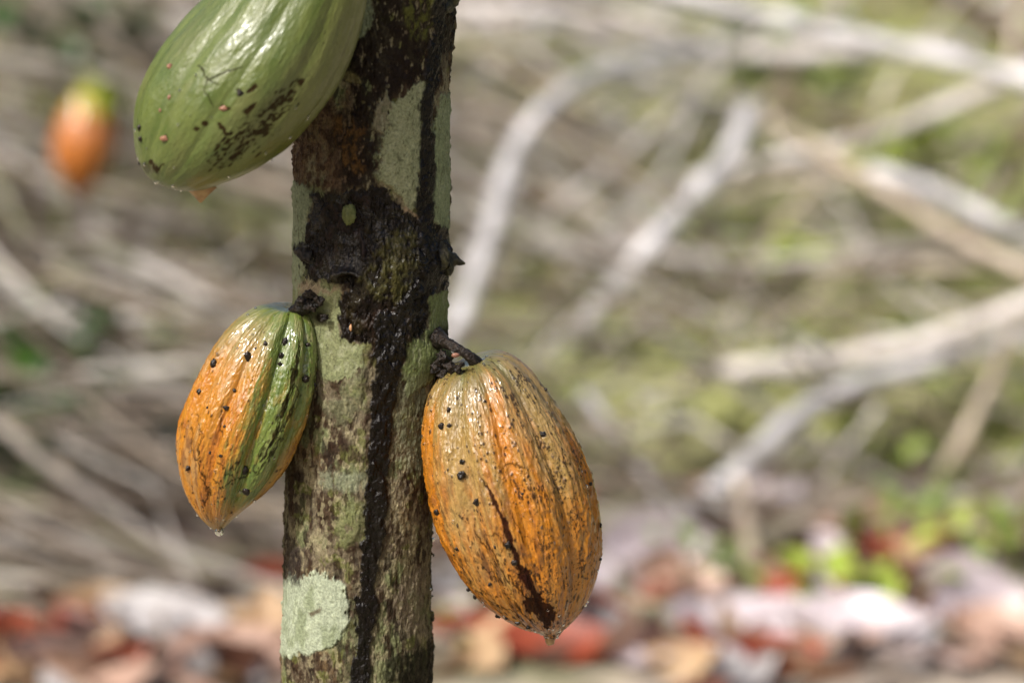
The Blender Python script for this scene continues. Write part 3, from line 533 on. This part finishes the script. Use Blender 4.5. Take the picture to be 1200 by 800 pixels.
big_b = [
 ([(560,-60,4.2),(760,-18,4.0),(880,14,3.8),(1000,44,3.6),(1110,68,3.5),(1260,110,3.4)], 24, 32, 'silver', 'thick silvery dead branch slanting down across the top right corner'),
 ([(500,10,4.6),(640,14,4.5),(760,34,4.4),(860,60,4.4),(980,62,4.4),(1130,50,4.5)], 34, 30, 'pale', 'pale horizontal dead branch along the top edge, right of the trunk'),
 ([(505,440,3.2),(540,372,3.3),(572,285,3.4),(592,205,3.5),(628,140,3.6),(690,92,3.8),(780,66,4.0),(850,60,4.1)], 36, 26, 'silver', 'curved silvery branch bending from upright to level, just right of the trunk'),
 ([(640,420,3.6),(712,350,3.6),(760,288,3.6),(810,232,3.7),(850,190,3.8),(880,130,3.9)], 42, 34, 'silver', 'thick short grey branch leaning right in the middle of the brush'),
 ([(800,215,4.0),(900,190,3.9),(1000,168,3.9),(1090,134,3.8),(1160,104,3.8),(1260,60,3.8)], 24, 30, 'pale', 'pale branch rising to the right below the top right branch'),
 ([(900,140,3.5),(960,176,3.5),(1040,226,3.4),(1120,276,3.3),(1260,346,3.2)], 24, 24, 'tan', 'straight tan branch slanting down to the right edge of the photo'),
 ([(660,506,3.5),(760,462,3.5),(860,434,3.4),(960,424,3.4),(1080,400,3.3),(1190,362,3.2),(1280,330,3.2)], 30, 34, 'pale', 'long pale branch rising to the right edge at mid height'),
 ([(640,740,2.75),(710,690,2.8),(800,606,2.9),(870,548,3.0),(925,494,3.1),(1000,452,3.2),(1100,424,3.3),(1280,370,3.4)], 46, 28, 'silver', 'thick pale trunk-like branch climbing from the leaf litter beside the right pod'),
 ([(1100,566,3.1),(1136,500,3.1),(1172,424,3.2),(1190,380,3.3)], 22, 18, 'tan', 'short upright tan stick near the right edge at mid height'),
 ([(866,560,2.9),(876,620,2.8),(884,680,2.7),(900,720,2.6)], 24, 28, 'tan', 'short tan stick standing in the leaf litter on the right'),
 ([(820,330,3.9),(920,322,3.9),(1030,316,3.8),(1180,312,3.8),(1260,316,3.8)], 20, 22, 'tan', 'level tan branch between the green gaps on the right'),
 ([(1080,-40,4.4),(1130,10,4.3),(1180,40,4.3),(1260,80,4.3)], 34, 34, 'brown', 'dark brown branch in the top right corner'),
 ([(1110,290,4.0),(1160,240,4.0),(1195,180,4.0),(1240,100,4.0)], 18, 26, 'brown', 'dark brown upright branch at the right edge near the top'),
 ([(540,200,4.5),(640,226,4.4),(740,266,4.3),(850,330,4.2),(960,380,4.1)], 22, 20, 'tan', 'thin tan branch slanting down behind the curved silvery branch'),
 ([(1020,200,3.8),(1100,226,3.7),(1170,262,3.6),(1260,300,3.6)], 30, 26, 'silver', 'silvery branch stub beside the upright dark branch on the right'),
 ([(-60,120,4.4),(20,190,4.3),(110,262,4.2),(200,310,4.2),(300,342,4.1),(430,370,4.0)], 34, 30, 'pale', 'pale branch slanting down below the blurred orange pod'),
 ([(-60,430,4.0),(30,492,3.9),(120,548,3.8),(220,586,3.8),(340,622,3.7),(430,660,3.6)], 30, 24, 'grey', 'grey branch slanting down under the left green pod'),
 ([(-60,716,3.0),(60,668,3.0),(150,640,3.0),(250,612,3.1),(360,596,3.2),(470,580,3.2)], 38, 34, 'pale', 'pale branch rising gently to the trunk at the lower left'),
 ([(-60,728,2.9),(80,716,2.9),(200,706,2.9),(360,690,2.9)], 28, 26, 'grey', 'level grey branch along the leaf litter at the lower left'),
 ([(40,-40,4.6),(120,30,4.5),(180,90,4.4),(260,150,4.4),(400,240,4.3)], 24, 22, 'grey', 'grey branch crossing behind the big green pod'),
 ([(-60,300,4.8),(60,320,4.8),(180,350,4.8),(330,400,4.8)], 34, 30, 'tan', 'broad tan branch at the left edge above the small pod'),
 ([(-40,560,3.6),(80,590,3.5),(200,600,3.5),(340,640,3.4)], 26, 22, 'grey', 'grey branch at the left edge between two pale ones'),
 ([(150,800,2.4),(230,760,2.5),(340,716,2.6),(440,690,2.7)], 30, 24, 'pale', 'pale stick lying in the litter at the bottom left'),
 ([(510,640,3.1),(600,690,3.0),(700,722,2.9),(770,760,2.8)], 18, 14, 'grey', 'thin grey stick passing under the tip of the right pod'),
 ([(500,560,3.8),(580,520,3.8),(700,440,3.9),(820,380,4.0)], 24, 20, 'tan', 'tan branch rising behind the top of the right pod'),
]
for i, (pts, w0, w1, mt, lb) in enumerate(big_b): branch(pts, w0*.72, w1*.72, mt, lb, GB, seed=i)
KL = {'pale': 'blurred thin pale stick in the tangled brush', 'silver': 'blurred thin silver-grey stick in the tangled brush', 'tan': 'blurred thin tan stick in the tangled brush', 'brown': 'blurred thin dark brown stick in the tangled brush', 'grey': 'blurred thin mid-grey stick in the tangled brush', 'mossy': 'blurred thin mossy green stick in the tangled brush'}
for i in range(270):
    left = i % 2 == 0
    cx = random.uniform(-60, 350) if left else random.uniform(500, 1260); cy = random.uniform(-40, 740 if left else 600)
    L_ = random.uniform(130, 420); a = R(random.gauss(22, 22)) if left else R(random.choice([random.gauss(28, 16), random.gauss(-28, 18), random.gauss(5, 12), random.gauss(-60, 12)]))
    Yc = random.uniform(3.6, 6.5) if cy < 430 else (random.uniform(3.3, 4.2) if cy < 560 else random.uniform(2.7, 3.3))
    dx, dy = math.cos(a)*L_/2, math.sin(a)*L_/2; bnd_ = random.uniform(-22, 22)
    pts = [(cx-dx, cy-dy, Yc+random.uniform(-.2, .2)), (cx-dx*.35+bnd_*.6, cy-dy*.35+bnd_, Yc), (cx+dx*.35, cy+dy*.35+bnd_, Yc), (cx+dx, cy+dy, Yc+random.uniform(-.2, .2))]
    pts = [p if P(*p)[2] > 0.01 else (p[0], min(p[1], 700), p[2]) for p in pts]
    mt = random.choice(['pale', 'silver', 'tan', 'brown', 'grey', 'mossy', 'pale', 'pale', 'silver'] if not left else ['grey', 'tan', 'brown', 'grey', 'mossy', 'tan', 'pale', 'grey'])
    w0 = random.uniform(5, 17)
    if Yc < 4.2 and any(math.hypot(p[0]-98, p[1]-165) < 150 for p in pts): continue
    branch(pts, w0, w0*random.uniform(.4, .9), mt, KL[mt], 'thin sticks of the brush pile, '+mt, 8, 16, 'dead_stick', i)

# ---- leaves
def leaf_arr(L, W, curl, fold, twist=0.0, nu=9, nv=5):
    u = np.linspace(0, 1, nu); v = np.linspace(-1, 1, nv); U, Vv = np.meshgrid(u, v, indexing='ij')
    w_ = np.sin(np.pi*np.clip(U, 0.01, 0.995)**0.85)**0.75*W/2
    x = (U-0.5)*L; y = Vv*w_; z = curl*L*((U-0.5)**2*2)+fold*np.abs(Vv)**1.4*w_+0.01*np.sin(U*19+Vv*3)*L*0.5
    y = y*(1-0.3*abs(fold)); z = z+twist*y*U
    return np.stack([x, y, z], -1).reshape(-1, 3)
LF = gridF(9, 5, False)
LM = {}
for nm, a, b_, rg_ in [('sheen_painted', (184,170,176), (222,212,216), 0.35), ('pink_tan', (170,134,114), (206,174,156), 0.4), ('tan', (166,132,96), (204,174,136), 0.5), ('rust_red', (120,50,28), (168,76,42), 0.45),  # the palest leaf colour has whitish sky reflection painted into it
                       ('dark_brown', (58,38,32), (100,66,52), 0.5), ('orange', (196,112,48), (224,150,76), 0.45), ('ash_grey', (150,146,146), (194,190,190), 0.4), ('green', (96,122,52), (146,164,80), 0.5), ('dark_green', (36,64,18), (66,98,30), 0.4), ('yellow_green', (136,164,48), (184,196,84), 0.45)]:
    LM[nm] = mat_simple('leaf_'+nm, tuple(lin(a, 0.8)), tuple(lin(b_, 0.8)), 25, rg_, 0.4, 0.003)
def xf(V, rx, ry, rz): return V@np.array(Euler((rx, ry, rz)).to_matrix()).T
GL = 'fallen leaves on the ground'
def leaf(px, py, nm, L, W, rx, ry, rz, label, group, curl=0.25, fold=0.3, up=0.02):
    g = G(px, py); V = xf(leaf_arr(L, W, curl, fold, random.uniform(-.3, .3)), rx, ry, rz)
    z0 = float(gz([g[0]], [g[1]])[0]); g[2] = z0-V[:, 2].min()*0.7+up*0.3
    o = bpy.data.objects.new('fallen_leaf', mesh_np('fallen_leaf', V, LF, LM[nm])); COL.objects.link(o); o.location = g
    return tag(o, label, 'leaf', group)
named = [(585,772,'rust_red',.24,.12,.25,0,.1,'large rust-red fallen leaf on the ground between the trunk and the right pod tip'),
 (655,790,'rust_red',.20,.11,.4,0,-.2,'second rust-red fallen leaf at the bottom edge, right of the largest red one'),
 (700,742,'rust_red',.12,.08,.9,.2,.8,'small upright rust-red leaf just right of the right pod tip'),
 (785,700,'dark_brown',.15,.09,1.0,.1,-.9,'dark brown curled leaf below the thick pale branch'),
 (762,660,'sheen_painted',.20,.13,.9,0,.3,'broad leaf with painted sky sheen, tilted up to the right of the right pod'),
 (860,742,'sheen_painted',.26,.11,.5,0,.45,'long leaf with painted lilac-white sky sheen in the litter, bottom centre right'),
 (800,705,'pink_tan',.14,.10,.8,0,.1,'pinkish tan leaf between the dark brown one and the tan stick'),
 (925,700,'pink_tan',.16,.10,.8,.3,-.5,'pinkish tan leaf at the foot of the standing tan stick'),
 (1010,762,'sheen_painted',.22,.12,.6,0,-.3,'wide leaf with painted lilac-white sky sheen in the bottom right litter'),
 (1145,748,'sheen_painted',.16,.13,1.0,0,.2,'roundish leaf with painted white sky sheen, standing near the bottom right corner'),
 (1090,742,'orange',.12,.06,.9,0,1.0,'small orange leaf between two leaves painted with white sheen at the bottom right'),
 (1062,560,'rust_red',.16,.09,1.2,.2,1.4,'upright dark rust leaf in the brush on the right'),
 (1035,618,'pink_tan',.10,.10,1.1,0,.2,'small round pinkish leaf below the upright rust leaf'),
 (1070,655,'rust_red',.18,.07,.5,0,-.3,'flat rust-brown leaf under the round pinkish leaf'),
 (1180,770,'pink_tan',.18,.1,.5,0,-.3,'pinkish tan leaf in the bottom right corner'),
 (900,790,'rust_red',.18,.1,.4,0,.3,'brownish red leaf at the bottom edge right of centre'),
 (200,752,'ash_grey',.24,.11,.5,0,-.5,'long ash-grey leaf in the lower left litter'),
 (120,724,'tan',.16,.09,.5,0,.2,'tan leaf in the lower left litter'),
 (60,788,'dark_brown',.2,.12,.5,0,-.2,'dark brown leaf at the bottom left corner'),
 (280,784,'pink_tan',.24,.12,.4,0,.3,'pinkish leaf at the bottom edge left of the trunk'),
 (18,752,'rust_red',.14,.09,.7,0,.4,'rust-red leaf at the left edge of the litter'),
 (110,612,'rust_red',.12,.07,.9,0,-.2,'small rust-brown leaf among the left branches'),
 (545,712,'ash_grey',.16,.09,.8,0,.4,'ash-grey leaf between the trunk and the right pod'),
 (960,655,'dark_brown',.16,.09,.8,0,.4,'dark brown leaf in the litter left of the green sprouts'),
 (735,780,'dark_brown',.22,.10,.4,0,.2,'dark brown leaf at the bottom edge below the right pod'),
 (320,700,'rust_red',.13,.09,.7,0,.4,'rust-red leaf just left of the white-lichened trunk foot')]
for px, py, nm, L_, W_, rx, ry, rz, lb in named: leaf(px, py, nm, L_*.82, W_*.82, rx, ry, rz, lb, GL)
pal_r = ['sheen_painted', 'pink_tan', 'tan', 'rust_red', 'dark_brown', 'ash_grey', 'dark_brown', 'pink_tan', 'pink_tan', 'sheen_painted', 'sheen_painted', 'tan']; pal_l = ['dark_brown', 'tan', 'rust_red', 'ash_grey', 'pink_tan', 'dark_brown', 'tan']
for i in range(230):
    lf = random.random() < 0.33; px = random.uniform(-60, 340) if lf else random.uniform(500, 1260); py = (715 if lf else 560)+(105 if lf else 255)*random.random()**0.8
    nm = random.choice(pal_l if lf else pal_r); L_ = random.uniform(.05, .13)
    leaf(px, py, nm, L_, L_*random.uniform(.4, .65), random.uniform(-.1, 1.0), random.gauss(0, .25), random.uniform(-3.14, 3.14),
         'blurred %s fallen leaf in the leaf litter' % nm.replace('_', ' '), 'fallen leaves scattered in the litter, '+nm.replace('_', ' '), random.uniform(.05, .6), random.uniform(-.2, .6))
def scatter(name, n, xr, yr, cols, size, label, cat, up=0.0, seed=1, dens=None):
    r_ = np.random.default_rng(seed); me_V = []; cc = []; base = leaf_arr(1, .5, .3, .3)
    for i in range(n):
        x = r_.uniform(*xr); y = yr[0]+(yr[1]-yr[0])*r_.random()**1.3
        if dens and not dens(x, y, r_): continue
        s_ = r_.uniform(*size); V = xf(base*s_, r_.uniform(-.5, .9), r_.normal(0, .3), r_.uniform(0, 6.28))
        me_V.append(V+np.array([x, y, 0.01+up*r_.random()])); cc.append(np.tile(lin(cols[r_.integers(len(cols))], 0.7*r_.uniform(.7, 1.15)), (len(base), 1)))
    m = len(me_V); V = np.vstack(me_V); V[:, 2] += gz(V[:, 0], V[:, 1]); F = np.concatenate([LF+i*45 for i in range(m)])
    o = link(name, mesh_np(name, V, F, M_litter, np.vstack(cc), np.full(len(V), 0.5))); o['kind'] = 'stuff'; return tag(o, label, cat)
M_litter = mat_attr('litter', 0.1, 60)
scatter('leaf_litter', 5200, (-3.2, 3.2), (-1.2, 6.5), [(110,78,58),(150,116,94),(64,44,34),(190,166,156),(130,70,44),(160,136,118),(48,36,30),(206,192,190)], (.035, .10), 'carpet of small brown, pinkish and grey dead leaf pieces covering the ground', 'leaf litter')
# brushwood: the countless thin twigs between the branches, one object
r_ = np.random.default_rng(77); Vs = []; Fs = []; Cs = []; off = 0; sg = 6; nn = 7
tw = np.array([lin(c_, 1.0) for c_ in [(196,190,184),(170,158,142),(140,128,112),(112,100,88),(204,198,190),(88,76,64),(150,152,120)]])
for i in range(1300):
    lf_ = r_.random() < 0.82; nr_ = r_.random() < 0.5
    Yq = r_.uniform(2.4, 6.3) if lf_ else (r_.uniform(3.0, 4.3) if nr_ else r_.uniform(4.3, 7.0))
    xq = r_.uniform(-1.5, 0.05) if lf_ else r_.uniform(-0.1, 1.6)
    zmax = max(0.07, 0.12+0.40*(Yq-2.6)) if lf_ else ((0.10+0.25*(Yq-3.0)) if nr_ else 0.1+0.22*(Yq-3.2)); zq = r_.random()*min(zmax, 1.0)+0.02
    L_ = r_.uniform(.35, 1.3); el = -r_.normal(.30, .22) if lf_ else r_.choice([-.45, .4, 0.0])+r_.normal(0, .22); az = r_.normal(0, .5)
    d = np.array([math.cos(el)*math.cos(az), math.cos(el)*math.sin(az), math.sin(el)])*L_/2
    c0 = np.array([xq, Yq, zq]); b_ = r_.normal(0, .03, (3, 3)); pts_ = np.array([c0-d, c0-d*.3+b_[0], c0+d*.3+b_[1], c0+d]); pts_[:, 2] = np.maximum(pts_[:, 2], .01)
    Cc = crom(pts_, nn); qx, qy = proj(Cc)
    if Yq < 4.0 and np.any(np.hypot(qx-98, qy-165) < 110): continue
    rr = r_.uniform(.0025, .008)*np.linspace(1, .45, nn); T = np.gradient(Cc, axis=0); T /= np.linalg.norm(T, axis=1)[:, None]
    A = np.cross(T, [0.1, 0.95, 0.2]); A /= np.linalg.norm(A, axis=1)[:, None]; B = np.cross(T, A); p_ = np.linspace(0, 2*math.pi, sg, endpoint=False)
    Vs.append((Cc[:, None]+rr[:, None, None]*(np.cos(p_)[None, :, None]*A[:, None]+np.sin(p_)[None, :, None]*B[:, None])).reshape(-1, 3)); Fs.append(gridF(nn, sg)+off); off += nn*sg
    Cs.append(np.tile(tw[[3, 5, 2, 5][r_.integers(0, 4)] if r_.random() < (.40 if lf_ else .15) else r_.integers(0, 7)]*r_.uniform(.7, 1.15), (nn*sg, 1)))
bw = link('brushwood', mesh_np('brushwood', np.vstack(Vs), np.vstack(Fs), M_litter, np.vstack(Cs), np.full(off, .5))); tag(bw, 'tangle of countless thin grey and tan twigs filling the brush pile', 'brushwood', kind='stuff')
# grass: thin blades, one object
r_ = np.random.default_rng(5); nb_ = 110000
gxp = r_.uniform(-2.6, 3.0, nb_); gyp = 3.4+8.2*r_.random(nb_)**1.2
dn = fbm(np.stack([gxp*1.3, gyp*0.8, gxp*0], 1), 3, 210)+0.15*np.sign(gxp)*np.minimum(np.abs(gxp), 1); kp = dn > np.where(gxp < -0.25, 0.02, -0.15); gxp, gyp = gxp[kp], gyp[kp]; m = len(gxp)
h = r_.uniform(.05, .20, m); az = r_.uniform(0, 6.28, m); ln_ = r_.normal(0, .45, (m, 2))*h[:, None]; wd = r_.uniform(.003, .007, m); zz = gz(gxp, gyp)
dx, dy = np.cos(az)*wd, np.sin(az)*wd
V = np.stack([np.stack([gxp-dx, gyp-dy, zz-.01], 1), np.stack([gxp+dx, gyp+dy, zz-.01], 1), np.stack([gxp+ln_[:, 0]*.4+dx*.8, gyp+ln_[:, 1]*.4+dy*.8, zz+h*.6], 1), np.stack([gxp+ln_[:, 0], gyp+ln_[:, 1], zz+h], 1)], 1).reshape(-1, 3)
F = np.arange(m*4).reshape(-1, 4); gc = np.array([lin(c_, 1.0) for c_ in [(150,164,84),(176,182,116),(190,180,138),(128,146,72),(190,194,132)]]); hue = np.clip(((fbm(np.stack([gxp*2, gyp*1.2, gxp*0], 1), 2, 211)+0.6)*4).astype(int)+r_.integers(-1, 2, m), 0, 4)
go = link('grass', mesh_np('grass', V, F, M_litter, np.repeat(gc[hue], 4, 0), np.full(m*4, .5), False)); tag(go, 'pale yellow-green grass showing through the gaps of the brush pile', 'grass', kind='stuff')
# low plants
def plant(px, py, nm, label, h=.14, nl=14, L_=.09, Y=None):
    L_ *= .62; nl = int(nl*1.5); h *= .8
    g = G(px, py) if Y is None else P(px, py, Y); 
    if Y is not None: h = max(h, g[2]+.05); g[2] = 0
    root = empty('low_plant', g, label, 'plant', 'green plants among the brush')
    ms = tube_mesh('stem', [g, g+[0.01, 0, h*.5], g+[0, 0.01, h*.9]], [.004, .003, .002], LM['green'], 6, 8); link('stem', ms, root)
    for i in range(nl):
        s_ = L_*random.uniform(.7, 1.3); a = i*2.4; V = xf(leaf_arr(s_, s_*.5, -.3, .2)+[s_*.5, 0, 0], random.uniform(-.3, .5), random.uniform(-.9, .1), a)+g+[random.gauss(0, .06), random.gauss(0, .08), 0]+[0, 0, h*random.uniform(.25, 1) if Y is None else h-random.uniform(0, .12)]
        link('leaf', mesh_np('leaf', V, LF, LM[nm]), root)
plant(985,722,'yellow_green','bright yellow-green sprout in the litter, largest green patch at the lower right',.12,12,.10)
plant(1130,668,'yellow_green','yellow-green sprout near the right edge above the litter',.12,10,.10)
plant(1185,690,'green','green plant at the right edge above the litter',.14,9,.09)
plant(830,700,'green','small green sprout between the thick pale branch and the standing stick',.10,10,.07)
plant(1095,648,'green','green plant behind the flat rust-brown leaf',.16,8,.10)
plant(1100,196,'yellow_green','bright yellow-green plant seen through the gap at the upper right',.2,24,.2,4.6)
plant(850,300,'yellow_green','yellow-green plant behind the middle of the brush on the right',.2,22,.20,4.6)
plant(920,400,'yellow_green','yellow-green plant behind the long pale branch on the right',.2,22,.2,4.2)
plant(560,300,'yellow_green','yellow-green plant just right of the trunk behind the curved branch',.2,16,.18,4.8)
plant(930,60,'green','green plant below the pale top branch on the right',.2,24,.2,5.0)
plant(60,40,'dark_green','dark green leafy plant in the top left corner',.3,14,.14,4.0)
plant(30,515,'dark_green','dark green plant at the left edge below mid height',.25,20,.2,2.9)
plant(65,398,'dark_green','small dark green plant at the left edge level with the small pod',.25,14,.16,3.1)
plant(230,540,'dark_green','dark green plant behind the lower end of the small pod',.2,14,.16,3.1)
plant(25,640,'dark_green','dark green plant low at the left edge',.2,12,.09,3.3)
plant(545,745,'green','small green sprout just right of the trunk in the litter',.08,8,.06)

# ---- blurred orange pod far behind, on its own twig
Yo = 3.8
bo = [(94,104,104,104),(86,112,116,112),(76,128,126,128),(66,150,134,150),(62,172,134,172),(64,192,126,194),(74,210,116,212),(84,224,104,224),(92,232,97,232)]
po = Pod(bo, Yo, R(80), 4, nf=80, nb=40, nr=90, furrow=.06)
oo = empty('cocoa_pod', P(99, 104, Yo), 'blurred orange pod with a yellow-green top hanging far behind at the upper left', 'cocoa pod')
C = np.tile(lin((214, 128, 52), .68), (len(po.t), 1)); C = mixc(C, lin((184, 172, 56), .8), sst(.30, .1, po.t)); C = mixc(C, lin((176,84,54), .6), sst(.75, 1, po.t)*.6)
po.build(oo, C, np.full(len(po.t), .45))
link('stalk', tube_mesh('stalk', [P(99,108,Yo), P(101,98,Yo), P(106,84,Yo)], [.006, .004, .005], BM['mossy'], 8, 8), oo)
link('leaf', mesh_np('leaf', xf(leaf_arr(.12, .06, -.2, .2), .6, 1.2, 1.3)+P(108, 112, Yo-.03), LF, LM['yellow_green']), oo)
link('leaf', mesh_np('leaf', xf(leaf_arr(.10, .05, -.2, .2), .4, 1.0, 1.9)+P(128, 118, Yo+.02), LF, LM['yellow_green']), oo)
branch([(-80,60,Yo+.1),(40,74,Yo+.03),(106,84,Yo),(180,104,Yo),(300,112,Yo),(420,90,Yo)], 14, 10, 'grey', 'thin grey branch that carries the blurred orange pod', GB, seed=77)

# ---- unseen foliage ring added outside the frame to close off the low sky
r_ = np.random.default_rng(9); nW = 9000; a = r_.uniform(math.radians(115), math.radians(425), nW); rd = r_.uniform(9, 15, nW)
cx, cy = rd*np.cos(a), rd*np.sin(a)-1.0; top = 3.6+1.6*fbm(np.stack([cx*.35, cy*.35, cx*0], 1), 2, 300); cz = r_.random(nW)*top
base = leaf_arr(1, .5, .3, .3, nu=5, nv=3); LF2 = gridF(5, 3, False); Vs = []
for i in range(nW): Vs.append(xf(base*r_.uniform(.5, .9), *r_.uniform(-1.5, 1.5, 2), r_.uniform(0, 6.28))+[cx[i], cy[i], cz[i]+.2])
wc = np.array([lin(c_, .8) for c_ in [(60,84,34),(84,108,46),(44,62,28),(96,84,52)]])[r_.integers(0, 4, nW)]
wo = link('added_foliage', mesh_np('added_foliage', np.vstack(Vs), np.concatenate([LF2+i*15 for i in range(nW)]), M_litter, np.repeat(wc, 15, 0), np.full(nW*15, .5)))
tag(wo, 'unseen ring of green foliage added to close off the low sky', 'added_foliage', kind='stuff')
